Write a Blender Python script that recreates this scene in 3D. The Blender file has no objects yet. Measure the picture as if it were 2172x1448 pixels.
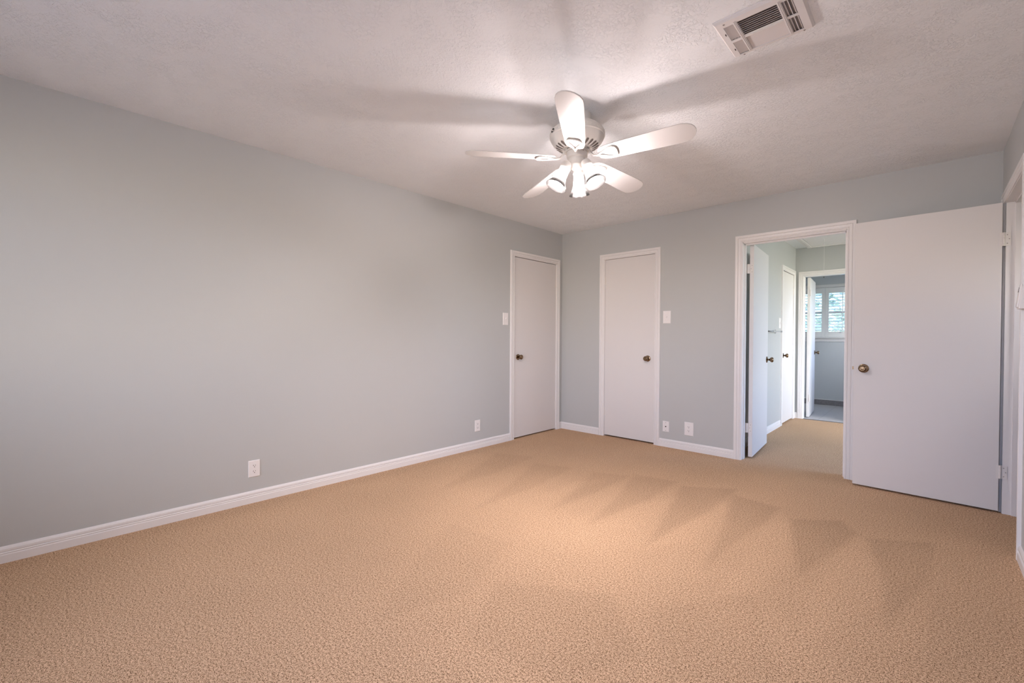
import bpy, math, random
import numpy as np
from mathutils import Vector, Matrix
R = math.radians
rng = random.Random(7)
S = bpy.context.scene
COL = S.collection

# ------------------------------------------------------------------ camera
cam_d = bpy.data.cameras.new('camera')
cam_d.sensor_width = 36.0
cam_d.lens = 944.47 / 2172 * 36.0
cam_d.clip_start = 0.02
cam = bpy.data.objects.new('camera', cam_d)
COL.objects.link(cam)
YAW, PITCH, ROLL = 0.752719, -0.0100969, 0.0050416
fw = Vector((-math.sin(YAW) * math.cos(PITCH), math.cos(YAW) * math.cos(PITCH), math.sin(PITCH)))
rt = Vector((math.cos(YAW), math.sin(YAW), 0))
up = rt.cross(fw)
rt2 = rt * math.cos(ROLL) + up * math.sin(ROLL)
up2 = -rt * math.sin(ROLL) + up * math.cos(ROLL)
mw = Matrix.Identity(4)
for i in range(3):
    mw[i][0], mw[i][1], mw[i][2] = rt2[i], up2[i], -fw[i]
mw[0][3], mw[1][3], mw[2][3] = 3.38709, -4.53272, 1.14730
cam.matrix_world = mw
S.camera = cam
AWAY = Vector((-math.sin(YAW), math.cos(YAW), 0))

# ------------------------------------------------------------------ sky, daylight, exposure
BULB = 2250.0
BULB_COL = (1.0, 0.875, 0.86)
SKY = 60.0
W = bpy.data.worlds.new('sky')
S.world = W
W.use_nodes = True
wn = W.node_tree.nodes
wn.clear()
wo = wn.new('ShaderNodeOutputWorld')
wb = wn.new('ShaderNodeBackground')
ws = wn.new('ShaderNodeTexSky')
ws.sky_type = 'HOSEK_WILKIE'
ws.turbidity = 5.0
ws.ground_albedo = 0.4
ws.sun_direction = Vector((0.6, -0.5, 0.62)).normalized()
wb.inputs['Strength'].default_value = SKY
whs = wn.new('ShaderNodeHueSaturation')
whs.inputs['Saturation'].default_value = 1.2
W.node_tree.links.new(ws.outputs[0], whs.inputs['Color'])
wt = wn.new('ShaderNodeMix')
wt.data_type, wt.blend_type = 'RGBA', 'MULTIPLY'
wt.inputs[0].default_value = 1.0
wt.inputs[7].default_value = (1.04, 0.945, 1.02, 1)
W.node_tree.links.new(whs.outputs[0], wt.inputs[6])
W.node_tree.links.new(wt.outputs[2], wb.inputs[0])
W.node_tree.links.new(wb.outputs[0], wo.inputs[0])


def portal(name, loc, rot, sx, sy):
    l = bpy.data.lights.new(name, 'AREA')
    l.shape = 'RECTANGLE'
    l.size, l.size_y = sx, sy
    l.cycles.is_portal = True
    o = bpy.data.objects.new(name, l)
    o.location = loc
    o.rotation_euler = rot
    COL.objects.link(o)


portal('bath_window_daylight', (2.07, 4.93, 1.6), (R(-90), 0, 0), 0.98, 0.86)
portal('added_bedroom_window_daylight', (2.175, -6.34, 1.6), (R(90), 0, 0), 2.95, 1.3)  # sky portal of the added window behind the camera
portal('added_hall_window_daylight', (5.34, 1.5, 1.35), (0, R(90), 0), 1.8, 2.1)  # sky portal of the added hall window
portal('added_bedroom_side_daylight', (3.89, -5.65, 1.9), (0, R(90), 0), .4, .5)  # sky portal of the added window on the right wall
portal('added_closet_window_daylight', (4.72, -.6, 1.58), (0, R(90), 0), .55, .45)  # sky portal of the added window past the right doorway
portal('added_bath_side_daylight', (3.72, 3.9, 1.55), (0, R(90), 0), 1.2, 1.1)  # sky portal of the added far-room side window

S.view_settings.view_transform = 'Standard'
S.view_settings.look = 'None'
S.view_settings.exposure = 0.0
S.view_settings.gamma = 1.0
S.view_settings.use_curve_mapping = False
S.cycles.use_denoising = True
S.cycles.max_bounces = 12
S.cycles.diffuse_bounces = 8
S.cycles.transparent_max_bounces = 24
S.cycles.sample_clamp_indirect = 6.0
S.cycles.caustics_reflective = False
S.cycles.caustics_refractive = False


# ------------------------------------------------------------------ materials
def nd(nt, kind, **kw):
    n = nt.nodes.new(kind)
    for k, v in kw.items():
        if k in n.inputs:
            n.inputs[k].default_value = v
        else:
            setattr(n, k, v)
    return n


def mat(name, col, rough=0.5, metal=0.0, spec=0.4, bump=None, coat=0.0):
    m = bpy.data.materials.new(name)
    m.use_nodes = True
    nt = m.node_tree
    b = nt.nodes['Principled BSDF']
    b.inputs['Base Color'].default_value = (*col, 1)
    b.inputs['Roughness'].default_value = rough
    b.inputs['Metallic'].default_value = metal
    b.inputs['Specular IOR Level'].default_value = spec
    b.inputs['Coat Weight'].default_value = coat
    b.inputs['Coat Roughness'].default_value = 0.15
    if bump:
        sc, dist, stren = bump
        tc = nd(nt, 'ShaderNodeTexCoord')
        nz = nd(nt, 'ShaderNodeTexNoise', Scale=sc, Detail=3.0)
        bp = nd(nt, 'ShaderNodeBump', Distance=dist, Strength=stren)
        nt.links.new(tc.outputs['Object'], nz.inputs['Vector'])
        nt.links.new(nz.outputs['Fac'], bp.inputs['Height'])
        nt.links.new(bp.outputs['Normal'], b.inputs['Normal'])
    return m


M = {}
M['wall'] = mat('wall_paint', (0.50, 0.515, 0.515), 0.42, spec=0.28, bump=(180, 0.0012, 0.25))
M['bathwall'] = mat('blue_grey_paint', (0.59, 0.615, 0.635), 0.45, spec=0.28)
M['white'] = mat('white_trim_paint', (0.79, 0.775, 0.775), 0.35, spec=0.4)
M['door'] = mat('white_door_paint', (0.72, 0.70, 0.695), 0.45, spec=0.3, bump=(60, 0.0006, 0.2))
M['plastic'] = mat('white_plastic', (0.82, 0.80, 0.80), 0.3, spec=0.5)
M['dark'] = mat('dark_slot', (0.02, 0.017, 0.015), 0.6)
M['bronze'] = mat('antique_brass', (0.23, 0.155, 0.095), 0.24, metal=1.0)
M['chrome'] = mat('chrome', (0.72, 0.74, 0.77), 0.15, metal=1.0)
M['hinge'] = mat('painted_hinge', (0.76, 0.73, 0.71), 0.4)
M['fan'] = mat('fan_white_enamel', (0.80, 0.775, 0.74), 0.28, spec=0.5)
M['blade'] = mat('fan_blade_white', (0.68, 0.665, 0.655), 0.26, spec=0.5)
M['ventslot'] = mat('fan_vent_slot', (0.13, 0.11, 0.10), 0.7)
M['register'] = mat('register_enamel', (0.76, 0.735, 0.73), 0.35)
M['regdark'] = mat('duct_inside', (0.26, 0.235, 0.23), 0.8)
M['screw'] = mat('screw_steel', (0.35, 0.32, 0.30), 0.4, metal=0.7)
M['leaf'] = mat('hedge_leaf', (0.36, 0.45, 0.40), 0.6)
M['lawn'] = mat('lawn', (0.2, 0.26, 0.12), 0.9, bump=(30, 0.02, 1))
M['reflector'] = mat('reflector_concrete', (0.66, 0.62, 0.58), 0.85)  # for the added slab that reflects daylight upward
M['louver'] = mat('shutter_white', (0.84, 0.84, 0.84), 0.35)
M['strip'] = mat('threshold_strip', (0.13, 0.13, 0.14), 0.5)

# textured ceiling
m = mat('textured_ceiling', (0.875, 0.90, 0.925), 0.6, spec=0.2)
nt = m.node_tree
b = nt.nodes['Principled BSDF']
tc = nd(nt, 'ShaderNodeTexCoord')
n1 = nd(nt, 'ShaderNodeTexNoise', Scale=66.0, Detail=3.0, Roughness=0.55, Distortion=0.8)
n2 = nd(nt, 'ShaderNodeTexNoise', Scale=7.0, Detail=2.0)
r1 = nd(nt, 'ShaderNodeMapRange')
for k, v in (('From Min', 0.47), ('From Max', 0.56)):
    r1.inputs[k].default_value = v
r1.interpolation_type = 'SMOOTHSTEP'
r2 = nd(nt, 'ShaderNodeMapRange')
for k, v in (('From Min', 0.36), ('From Max', 0.56), ('To Min', 0.15)):
    r2.inputs[k].default_value = v
mu = nd(nt, 'ShaderNodeMath', operation='MULTIPLY')
bp = nd(nt, 'ShaderNodeBump', Strength=0.66, Distance=0.004)
for n in (n1, n2):
    nt.links.new(tc.outputs['Object'], n.inputs['Vector'])
nt.links.new(n1.outputs['Fac'], r1.inputs['Value'])
nt.links.new(n2.outputs['Fac'], r2.inputs['Value'])
nt.links.new(r1.outputs[0], mu.inputs[0])
nt.links.new(r2.outputs[0], mu.inputs[1])
nt.links.new(mu.outputs[0], bp.inputs['Height'])
nt.links.new(bp.outputs['Normal'], b.inputs['Normal'])
M['ceiling'] = m

# carpet: speckled twist pile with brushed nap marks (attribute 'nap')
m = mat('speckled_carpet', (0.6, 0.42, 0.3), 0.95, spec=0.05)
nt = m.node_tree
b = nt.nodes['Principled BSDF']
tc = nd(nt, 'ShaderNodeTexCoord')
n1 = nd(nt, 'ShaderNodeTexNoise', Scale=340.0, Detail=2.0, Roughness=0.7)
n2 = nd(nt, 'ShaderNodeTexNoise', Scale=1.1, Detail=3.0)
n3 = nd(nt, 'ShaderNodeTexNoise', Scale=125.0, Detail=2.0, Roughness=0.6)
nmix = nd(nt, 'ShaderNodeMix', data_type='FLOAT')
nmix.inputs[0].default_value = 0.3
cr = nd(nt, 'ShaderNodeValToRGB')
e = cr.color_ramp.elements
e[0].position, e[0].color = 0.405, (0.09, 0.042, 0.018, 1)
e[1].position, e[1].color = 0.575, (0.83, 0.585, 0.395, 1)
x = e.new(0.455)
x.color = (0.30, 0.175, 0.09, 1)
x = e.new(0.505)
x.color = (0.61, 0.41, 0.262, 1)
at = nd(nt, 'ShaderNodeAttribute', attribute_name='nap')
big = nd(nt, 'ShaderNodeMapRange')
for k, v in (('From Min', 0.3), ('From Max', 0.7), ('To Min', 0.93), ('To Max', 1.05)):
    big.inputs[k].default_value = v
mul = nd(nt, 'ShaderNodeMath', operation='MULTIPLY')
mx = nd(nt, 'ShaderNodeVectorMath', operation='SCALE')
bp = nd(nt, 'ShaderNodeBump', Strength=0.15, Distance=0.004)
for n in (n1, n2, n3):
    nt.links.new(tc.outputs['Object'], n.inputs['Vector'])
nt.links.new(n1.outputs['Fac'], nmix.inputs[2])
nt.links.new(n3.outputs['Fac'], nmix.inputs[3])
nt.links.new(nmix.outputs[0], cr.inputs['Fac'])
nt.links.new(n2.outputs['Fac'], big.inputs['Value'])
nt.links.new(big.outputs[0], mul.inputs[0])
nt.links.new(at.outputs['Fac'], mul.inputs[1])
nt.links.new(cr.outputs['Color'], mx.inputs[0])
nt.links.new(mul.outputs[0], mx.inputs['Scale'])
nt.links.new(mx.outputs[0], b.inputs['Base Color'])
nt.links.new(n1.outputs['Fac'], bp.inputs['Height'])
nt.links.new(bp.outputs['Normal'], b.inputs['Normal'])
M['carpet'] = m

# bath floor tile and mottled base tile
def tile_mat(name, c1, c2, grout, sx, sy, mottled):
    m = mat(name, c1, 0.35)
    nt = m.node_tree
    b = nt.nodes['Principled BSDF']
    tc = nd(nt, 'ShaderNodeTexCoord')
    br = nd(nt, 'ShaderNodeTexBrick', offset=0.0)
    br.inputs['Scale'].default_value = 1.0
    br.inputs['Mortar Size'].default_value = 0.004
    br.inputs['Brick Width'].default_value = sx
    br.inputs['Row Height'].default_value = sy
    br.inputs['Mortar'].default_value = (*grout, 1)
    nz = nd(nt, 'ShaderNodeTexNoise', Scale=mottled, Detail=4.0)
    mxc = nd(nt, 'ShaderNodeMix', data_type='RGBA')
    mxc.inputs[6].default_value = (*c1, 1)
    mxc.inputs[7].default_value = (*c2, 1)
    nt.links.new(tc.outputs['Object'], br.inputs['Vector'])
    nt.links.new(tc.outputs['Object'], nz.inputs['Vector'])
    nt.links.new(nz.outputs['Fac'], mxc.inputs[0])
    nt.links.new(mxc.outputs[2], br.inputs['Color1'])
    nt.links.new(mxc.outputs[2], br.inputs['Color2'])
    nt.links.new(br.outputs['Color'], b.inputs['Base Color'])
    return m


M['tile'] = tile_mat('grey_floor_tile', (0.50, 0.48, 0.49), (0.60, 0.58, 0.58), (0.42, 0.40, 0.41), 0.45, 0.15, 9)
M['basetile'] = tile_mat('mottled_base_tile', (0.14, 0.13, 0.14), (0.34, 0.32, 0.33), (0.3, 0.3, 0.3), 0.6, 0.6, 40)


def glass_mat(name, trans, trl, col=(1, 1, 1), dif=0.45):
    m = bpy.data.materials.new(name)
    m.use_nodes = True
    nt = m.node_tree
    nt.nodes.clear()
    o = nt.nodes.new('ShaderNodeOutputMaterial')
    t = nd(nt, 'ShaderNodeBsdfTransparent', Color=(*col, 1))
    g = nd(nt, 'ShaderNodeBsdfGlossy', Roughness=0.08)
    l = nd(nt, 'ShaderNodeBsdfTranslucent', Color=(0.95, 0.93, 0.9, 1))
    d = nd(nt, 'ShaderNodeBsdfDiffuse', Color=(0.9, 0.88, 0.86, 1))
    m1 = nd(nt, 'ShaderNodeMixShader', Fac=dif)
    m2 = nd(nt, 'ShaderNodeMixShader', Fac=1 - trans)
    m3 = nd(nt, 'ShaderNodeMixShader')
    f = nd(nt, 'ShaderNodeFresnel', IOR=1.35)
    nt.links.new(l.outputs[0], m1.inputs[1])
    nt.links.new(d.outputs[0], m1.inputs[2])
    nt.links.new(t.outputs[0], m2.inputs[1])
    if trl:
        nt.links.new(m1.outputs[0], m2.inputs[2])
    else:
        nt.links.new(t.outputs[0], m2.inputs[2])
    nt.links.new(f.outputs[0], m3.inputs[0])
    nt.links.new(m2.outputs[0], m3.inputs[1])
    nt.links.new(g.outputs[0], m3.inputs[2])
    nt.links.new(m3.outputs[0], o.inputs[0])
    return m


M['shade'] = glass_mat('hazy_glass', 0.968, True, (0.54, 0.54, 0.54), 0.3)
M['shade_neck'] = glass_mat('frosted_glass_neck', 0.03, True, (0.8, 0.8, 0.8), 0.97)
M['tinted_pane'] = glass_mat('added_window_glass', 1.0, False, (0.88, 0.87, 0.86))  # tint made up to dim and balance daylight of the added windows
M['pane'] = glass_mat('window_glass', 1.0, False, (0.955, 0.985, 0.985))
m = bpy.data.materials.new('lit_bulb')
m.use_nodes = True
nt = m.node_tree
nt.nodes.clear()
o_ = nt.nodes.new('ShaderNodeOutputMaterial')
em = nd(nt, 'ShaderNodeEmission', Color=(*BULB_COL, 1), Strength=BULB)
nt.links.new(em.outputs[0], o_.inputs[0])
M['bulb'] = m


# ------------------------------------------------------------------ mesh helpers
class MB:
    def __init__(s):
        s.v, s.f, s.mi, s.sm = [], [], [], []
        s.T = None

    def add(s, vs, fs, mi=0, smooth=False):
        n = len(s.v)
        for p in vs:
            p = Vector(p)
            s.v.append(s.T(p) if s.T else p)
        for f in fs:
            s.f.append([n + i for i in f])
            s.mi.append(mi)
            s.sm.append(smooth)
        return s

    def box(s, a, b, mi=0):
        (x0, y0, z0), (x1, y1, z1) = a, b
        vs = [(x0, y0, z0), (x1, y0, z0), (x1, y1, z0), (x0, y1, z0), (x0, y0, z1), (x1, y0, z1), (x1, y1, z1), (x0, y1, z1)]
        return s.add(vs, [(3, 2, 1, 0), (4, 5, 6, 7), (0, 1, 5, 4), (1, 2, 6, 5), (2, 3, 7, 6), (3, 0, 4, 7)], mi)

    def lathe(s, prof, n=32, origin=(0, 0, 0), axis=(0, 0, 1), mi=0, smooth=True, close=False):
        ax = Vector(axis).normalized()
        u = ax.orthogonal().normalized()
        w = ax.cross(u)
        o = Vector(origin)
        vs, fs = [], []
        for r, h in prof:
            for k in range(n):
                a = 2 * math.pi * k / n
                vs.append(o + ax * h + (u * math.cos(a) + w * math.sin(a)) * max(r, 1e-5))
        L = len(prof)
        for i in range(L if close else L - 1):
            j = (i + 1) % L
            for k in range(n):
                k2 = (k + 1) % n
                fs.append((i * n + k, i * n + k2, j * n + k2, j * n + k))
        return s.add(vs, fs, mi, smooth)

    def tube(s, pts, r, n=10, mi=0, closed=False, flat=1.0):
        pts = [Vector(p) for p in pts]
        L = len(pts)
        rs = r if isinstance(r, (list, tuple)) else [r] * L
        vs, fs = [], []
        for i, p in enumerate(pts):
            a = pts[(i - 1) % L] if closed or i > 0 else p
            c = pts[(i + 1) % L] if closed or i < L - 1 else p
            t = (c - a).normalized()
            ref = Vector((0, 0, 1)) if abs(t.z) < 0.95 else Vector((1, 0, 0))
            u = t.cross(ref).normalized()
            w = u.cross(t)
            for k in range(n):
                q = 2 * math.pi * k / n
                vs.append(p + u * math.cos(q) * rs[i] + w * math.sin(q) * rs[i] * flat)
        for i in range(L if closed else L - 1):
            j = (i + 1) % L
            for k in range(n):
                k2 = (k + 1) % n
                fs.append((i * n + k, i * n + k2, j * n + k2, j * n + k))
        if not closed:
            fs.append(tuple(range(n))[::-1])
            fs.append(tuple((L - 1) * n + k for k in range(n)))
        return s.add(vs, fs, mi, True)

    def prism(s, poly, z0, z1, mi=0, M4=None):
        n = len(poly)
        vs = [Vector((x, y, z0)) for x, y in poly] + [Vector((x, y, z1)) for x, y in poly]
        if M4 is not None:
            vs = [M4 @ v for v in vs]
        fs = [tuple(range(n))[::-1], tuple(range(n, 2 * n))] + [(i, (i + 1) % n, n + (i + 1) % n, n + i) for i in range(n)]
        return s.add(vs, fs, mi)

    def sweep(s, stations, mi=0):
        """stations: list of equally long point loops (closed), capped at the ends"""
        n = len(stations[0])
        vs = [p for st in stations for p in st]
        fs = []
        for i in range(len(stations) - 1):
            for k in range(n):
                k2 = (k + 1) % n
                fs.append((i * n + k, i * n + k2, (i + 1) * n + k2, (i + 1) * n + k))
        fs.append(tuple(range(n))[::-1])
        L = (len(stations) - 1) * n
        fs.append(tuple(L + k for k in range(n)))
        return s.add(vs, fs, mi)

    def build(s, name, mats, parent=None, loc=(0, 0, 0), rotz=0.0, bevel=0.0):
        me = bpy.data.meshes.new(name)
        me.from_pydata([tuple(v) for v in s.v], [], s.f)
        for q in (mats if isinstance(mats, (list, tuple)) else [mats]):
            me.materials.append(M[q] if isinstance(q, str) else q)
        me.polygons.foreach_set('material_index', s.mi)
        me.polygons.foreach_set('use_smooth', s.sm)
        me.update()
        import bmesh
        bm = bmesh.new()
        bm.from_mesh(me)
        bmesh.ops.recalc_face_normals(bm, faces=bm.faces)
        bm.to_mesh(me)
        bm.free()
        if any(s.sm):
            me.set_sharp_from_angle(angle=R(38))
        o = bpy.data.objects.new(name, me)
        COL.objects.link(o)
        o.location = loc
        o.rotation_euler = (0, 0, rotz)
        if parent:
            o.parent = parent
        if bevel:
            bv = o.modifiers.new('edge', 'BEVEL')
            bv.width = bevel
            bv.segments = 2
            bv.limit_method = 'ANGLE'
            bv.angle_limit = R(40)
        return o


def tag(o, label, cat, group=None, kind=None):
    o['label'], o['category'] = label, cat
    if group:
        o['group'] = group
    if kind:
        o['kind'] = kind
    return o


def empty(name, loc, rotz=0.0):
    o = bpy.data.objects.new(name, None)
    o.empty_display_size = 0.05
    COL.objects.link(o)
    o.location = loc
    o.rotation_euler = (0, 0, rotz)
    return o


def copy_tree(o, parent=None):
    c = o.copy()
    COL.objects.link(c)
    if parent:
        c.parent = parent
    for ch in list(o.children):
        copy_tree(ch, c)
    return c


# ------------------------------------------------------------------ room shell
H = 2.44


def wall(name, label, boxes, material='wall'):
    mb = MB()
    for a, b_ in boxes:
        mb.box(a, b_)
    return tag(mb.build(name, material), label, 'wall', kind='structure')


wall('wall_left', 'long pale grey-green bedroom wall with the narrow white door near the corner', [
    ((-.12, -6.2, 0), (0, -.892, H)), ((-.12, -.892, 2.06), (0, -.113, H)), ((-.12, -.113, 0), (0, 0, H)), ((-.12, -.892, 0), (-.075, -.113, 2.06))])
wall('wall_back', 'pale grey wall with the closet door and the open doorway to the hall', [
    ((-.12, 0, 0), (.618, .115, H)), ((.618, 0, 2.06), (1.243, .115, H)), ((1.243, 0, 0), (2.094, .115, H)),
    ((2.094, 0, 2.062), (2.9, .115, H)), ((2.9, 0, 0), (3.866, .115, H)), ((.618, .08, 0), (1.243, .115, 2.06))])
wall('wall_right', 'pale wall at the picture edge with the white cased doorway beside the wide door', [
    ((3.746, -6.2, 0), (3.866, -5.9, H)), ((3.746, -5.9, 0), (3.866, -5.4, 1.7)), ((3.746, -5.9, 2.1), (3.866, -5.4, H)), ((3.746, -5.4, 0), (3.866, -1.0, H)), ((3.746, -1.0, 2.06), (3.866, -.175, H)), ((3.746, -.175, 0), (3.866, 0, H))])
wall('wall_front', 'pale bedroom wall with an added daylight window opposite the doorway', [
    ((-.12, -6.32, 0), (.7, -6.2, H)), ((3.65, -6.32, 0), (3.866, -6.2, H)), ((.7, -6.32, 0), (3.65, -6.2, .95)), ((.7, -6.32, 2.25), (3.65, -6.2, H))])
wall('wall_hall_left', 'grey hall wall carrying the towel bar, seen through the doorway', [
    ((1.85, .115, 0), (1.97, 2.19, H)), ((1.85, 2.19, 2.06), (1.97, 2.85, H)), ((1.85, 2.85, 0), (1.97, 2.96, H)), ((1.85, 2.19, 0), (1.89, 2.85, 2.06))])
wall('wall_hall_right', 'grey hall wall opposite the towel bar', [((5.2, .115, 0), (5.32, .45, H)), ((5.2, 2.55, 0), (5.32, 2.96, H)), ((5.2, .45, 0), (5.32, 2.55, .45)), ((5.2, .45, 2.25), (5.32, 2.55, H)), ((3.7, 2.96, 0), (5.32, 3.075, H)), ((3.866, 0, 0), (5.32, .115, H))])
wall('wall_hall_end', 'grey wall at the end of the hall above the cased doorway', [
    ((.8, 2.96, 0), (2.063, 3.075, H)), ((2.063, 2.96, 2.055), (2.865, 3.075, H)), ((2.865, 2.96, 0), (3.7, 3.075, H))])
wall('wall_bath_far', 'blue-lit wall under the shuttered window of the far room', [
    ((.8, 4.8, 0), (1.58, 4.92, H)), ((2.56, 4.8, 0), (3.7, 4.92, H)), ((1.58, 4.8, 0), (2.56, 4.92, 1.17)), ((1.58, 4.8, 2.03), (2.56, 4.92, H))], 'bathwall')
wall('wall_bath_left', 'side wall of the far tiled room behind its open door', [((.8, 3.075, 0), (.9, 4.8, H))], 'bathwall')
wall('wall_bath_right', 'side wall of the far tiled room opposite its open door', [((3.6, 3.075, 0), (3.7, 3.35, H)), ((3.6, 4.45, 0), (3.7, 4.8, H)), ((3.6, 3.35, 0), (3.7, 4.45, .95)), ((3.6, 3.35, 2.15), (3.7, 4.45, H))], 'bathwall')
wall('wall_closet', 'walls of the small space behind the right doorway', [
    ((4.6, -1.2, 0), (4.7, -.825, H)), ((4.6, -.375, 0), (4.7, 0, H)), ((4.6, -.825, 0), (4.7, -.375, 1.305)), ((4.6, -.825, 1.855), (4.7, -.375, H)), ((3.866, -1.3, 0), (4.7, -1.2, H)), ((3.866, .0, 0), (4.6, .115, H))])


def slab(name, label, boxes, material, cat):
    mb = MB()
    for a, b_ in boxes:
        mb.box(a, b_)
    return tag(mb.build(name, material), label, cat, kind='structure')


slab('ceiling', 'off-white textured bedroom ceiling around the fan', [((-.12, -6.32, H), (3.866, .0575, H + .06))], 'ceiling', 'ceiling')
slab('ceiling_hall', 'white hall ceiling around the attic hatch', [((1.85, .0575, H), (5.32, 3.02, H + .06))], 'ceiling', 'ceiling')
slab('ceiling_bath', 'pale ceiling of the far tiled room', [((.8, 3.02, H), (3.7, 4.92, H + .06))], 'white', 'ceiling')
slab('ceiling_closet', 'pale ceiling behind the right doorway', [((3.866, -1.3, H), (4.7, .115, H + .06))], 'white', 'ceiling')
slab('floor_bath', 'grey tile floor of the far room beyond the hall', [((.8, 2.955, -.05), (3.7, 4.92, 0))], 'tile', 'floor')
slab('trim_threshold', 'thin dark strip between hall carpet and grey tile', [((2.085, 2.935, 0), (2.855, 2.96, .006))], 'strip', 'threshold strip')
slab('ground', 'lawn outside the windows', [((5.33, -.0, -.4), (14, 4.93, -.3)), ((4.71, -6.33, -.4), (14, 0, -.3)), ((3.71, 3.08, -.4), (5.33, 4.93, -.3)), ((-8, 4.93, -.4), (14, 20, -.3))], 'lawn', 'ground')
slab('ground_reflector', 'added pale concrete patio outside the bedroom window', [((-8, -18, -.4), (14, -6.33, -.3))], 'reflector', 'reflector')  # added as a reflector, sends daylight up through the bedroom window

# ---- carpet with brushed nap marks
PXC = (3.38709, -4.53272, 1.14730)


def on_floor(px, py):
    d = fw + rt2 * ((px - 1086) / 944.47) - up2 * ((py - 724) / 944.47)
    t = -PXC[2] / d.z
    return np.array([PXC[0] + d.x * t, PXC[1] + d.y * t])


def zoomed(x, y):
    return on_floor(700 + x * .6777, 880 + y * .6777)


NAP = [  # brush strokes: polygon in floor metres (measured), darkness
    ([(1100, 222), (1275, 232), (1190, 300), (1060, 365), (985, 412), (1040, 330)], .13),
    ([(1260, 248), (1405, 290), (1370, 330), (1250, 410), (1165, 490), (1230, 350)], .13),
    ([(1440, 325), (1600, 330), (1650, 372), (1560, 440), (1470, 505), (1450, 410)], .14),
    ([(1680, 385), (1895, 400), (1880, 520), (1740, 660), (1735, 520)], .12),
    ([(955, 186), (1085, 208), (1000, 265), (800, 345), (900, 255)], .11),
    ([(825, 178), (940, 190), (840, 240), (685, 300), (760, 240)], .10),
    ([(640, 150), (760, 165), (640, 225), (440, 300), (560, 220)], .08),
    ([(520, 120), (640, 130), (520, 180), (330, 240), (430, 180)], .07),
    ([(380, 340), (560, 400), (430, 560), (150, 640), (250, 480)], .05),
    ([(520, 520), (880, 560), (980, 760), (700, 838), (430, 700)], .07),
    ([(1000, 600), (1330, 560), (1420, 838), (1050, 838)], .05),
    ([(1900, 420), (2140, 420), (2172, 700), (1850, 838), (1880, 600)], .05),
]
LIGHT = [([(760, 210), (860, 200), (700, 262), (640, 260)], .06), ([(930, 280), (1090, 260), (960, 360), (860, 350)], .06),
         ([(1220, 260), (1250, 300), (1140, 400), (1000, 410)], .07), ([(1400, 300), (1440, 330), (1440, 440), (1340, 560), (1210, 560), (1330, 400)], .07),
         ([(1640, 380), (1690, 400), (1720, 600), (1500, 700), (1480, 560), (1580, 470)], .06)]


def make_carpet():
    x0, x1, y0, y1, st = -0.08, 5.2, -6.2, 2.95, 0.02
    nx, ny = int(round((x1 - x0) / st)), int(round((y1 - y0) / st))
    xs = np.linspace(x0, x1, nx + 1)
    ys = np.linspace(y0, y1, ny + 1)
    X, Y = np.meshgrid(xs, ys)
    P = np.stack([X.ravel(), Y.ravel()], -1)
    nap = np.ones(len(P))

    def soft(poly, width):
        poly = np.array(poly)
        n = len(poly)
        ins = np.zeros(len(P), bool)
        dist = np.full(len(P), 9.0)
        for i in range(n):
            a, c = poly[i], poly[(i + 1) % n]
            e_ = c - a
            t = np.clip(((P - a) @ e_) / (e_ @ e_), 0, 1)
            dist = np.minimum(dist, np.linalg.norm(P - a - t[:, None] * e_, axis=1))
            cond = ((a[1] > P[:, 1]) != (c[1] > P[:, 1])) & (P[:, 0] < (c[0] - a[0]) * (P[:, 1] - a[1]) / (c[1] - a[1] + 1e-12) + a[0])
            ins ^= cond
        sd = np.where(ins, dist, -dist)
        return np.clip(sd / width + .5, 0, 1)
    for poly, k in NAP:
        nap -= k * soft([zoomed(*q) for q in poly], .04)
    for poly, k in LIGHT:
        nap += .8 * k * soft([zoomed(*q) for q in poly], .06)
    # slightly darker strip along the left wall
    nap -= .07 * np.clip((.22 - X.ravel()) / .12, 0, 1) * (Y.ravel() < -.9)
    vs = np.c_[P, np.zeros(len(P))]
    idx = np.arange((nx + 1) * (ny + 1)).reshape(ny + 1, nx + 1)
    q = np.stack([idx[:-1, :-1], idx[:-1, 1:], idx[1:, 1:], idx[1:, :-1]], -1).reshape(-1, 4)
    me = bpy.data.meshes.new('floor')
    me.vertices.add(len(vs))
    me.vertices.foreach_set('co', vs.ravel())
    me.loops.add(len(q) * 4)
    me.loops.foreach_set('vertex_index', q.ravel().astype(np.int32))
    me.polygons.add(len(q))
    me.polygons.foreach_set('loop_start', np.arange(0, len(q) * 4, 4, dtype=np.int32))
    me.update(calc_edges=True)
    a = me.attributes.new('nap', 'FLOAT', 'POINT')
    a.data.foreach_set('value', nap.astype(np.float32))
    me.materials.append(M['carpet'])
    o = bpy.data.objects.new('floor', me)
    COL.objects.link(o)
    tag(o, 'speckled beige carpet with vacuum marks running from bedroom into hall', 'carpet', kind='structure')


make_carpet()

# ---- baseboards
BB = [(0, 0), (.014, 0), (.014, .040), (.0115, .045), (.0135, .050), (.0085, .0535), (.0085, .0555), (.0115, .058), (.0112, .069), (.0065, .079), (.004, .082), (0, .082)]


def baseboard(name, label, runs):
    mb = MB()
    for p0, p1, n in runs:
        p0, p1, n = Vector((*p0, 0)), Vector((*p1, 0)), Vector((*n, 0))
        mb.sweep([[p + n * t + Vector((0, 0, z)) for t, z in BB] for p in (p0, p1)])
    return tag(mb.build(name, 'white'), label, 'baseboard', kind='structure')


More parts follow.
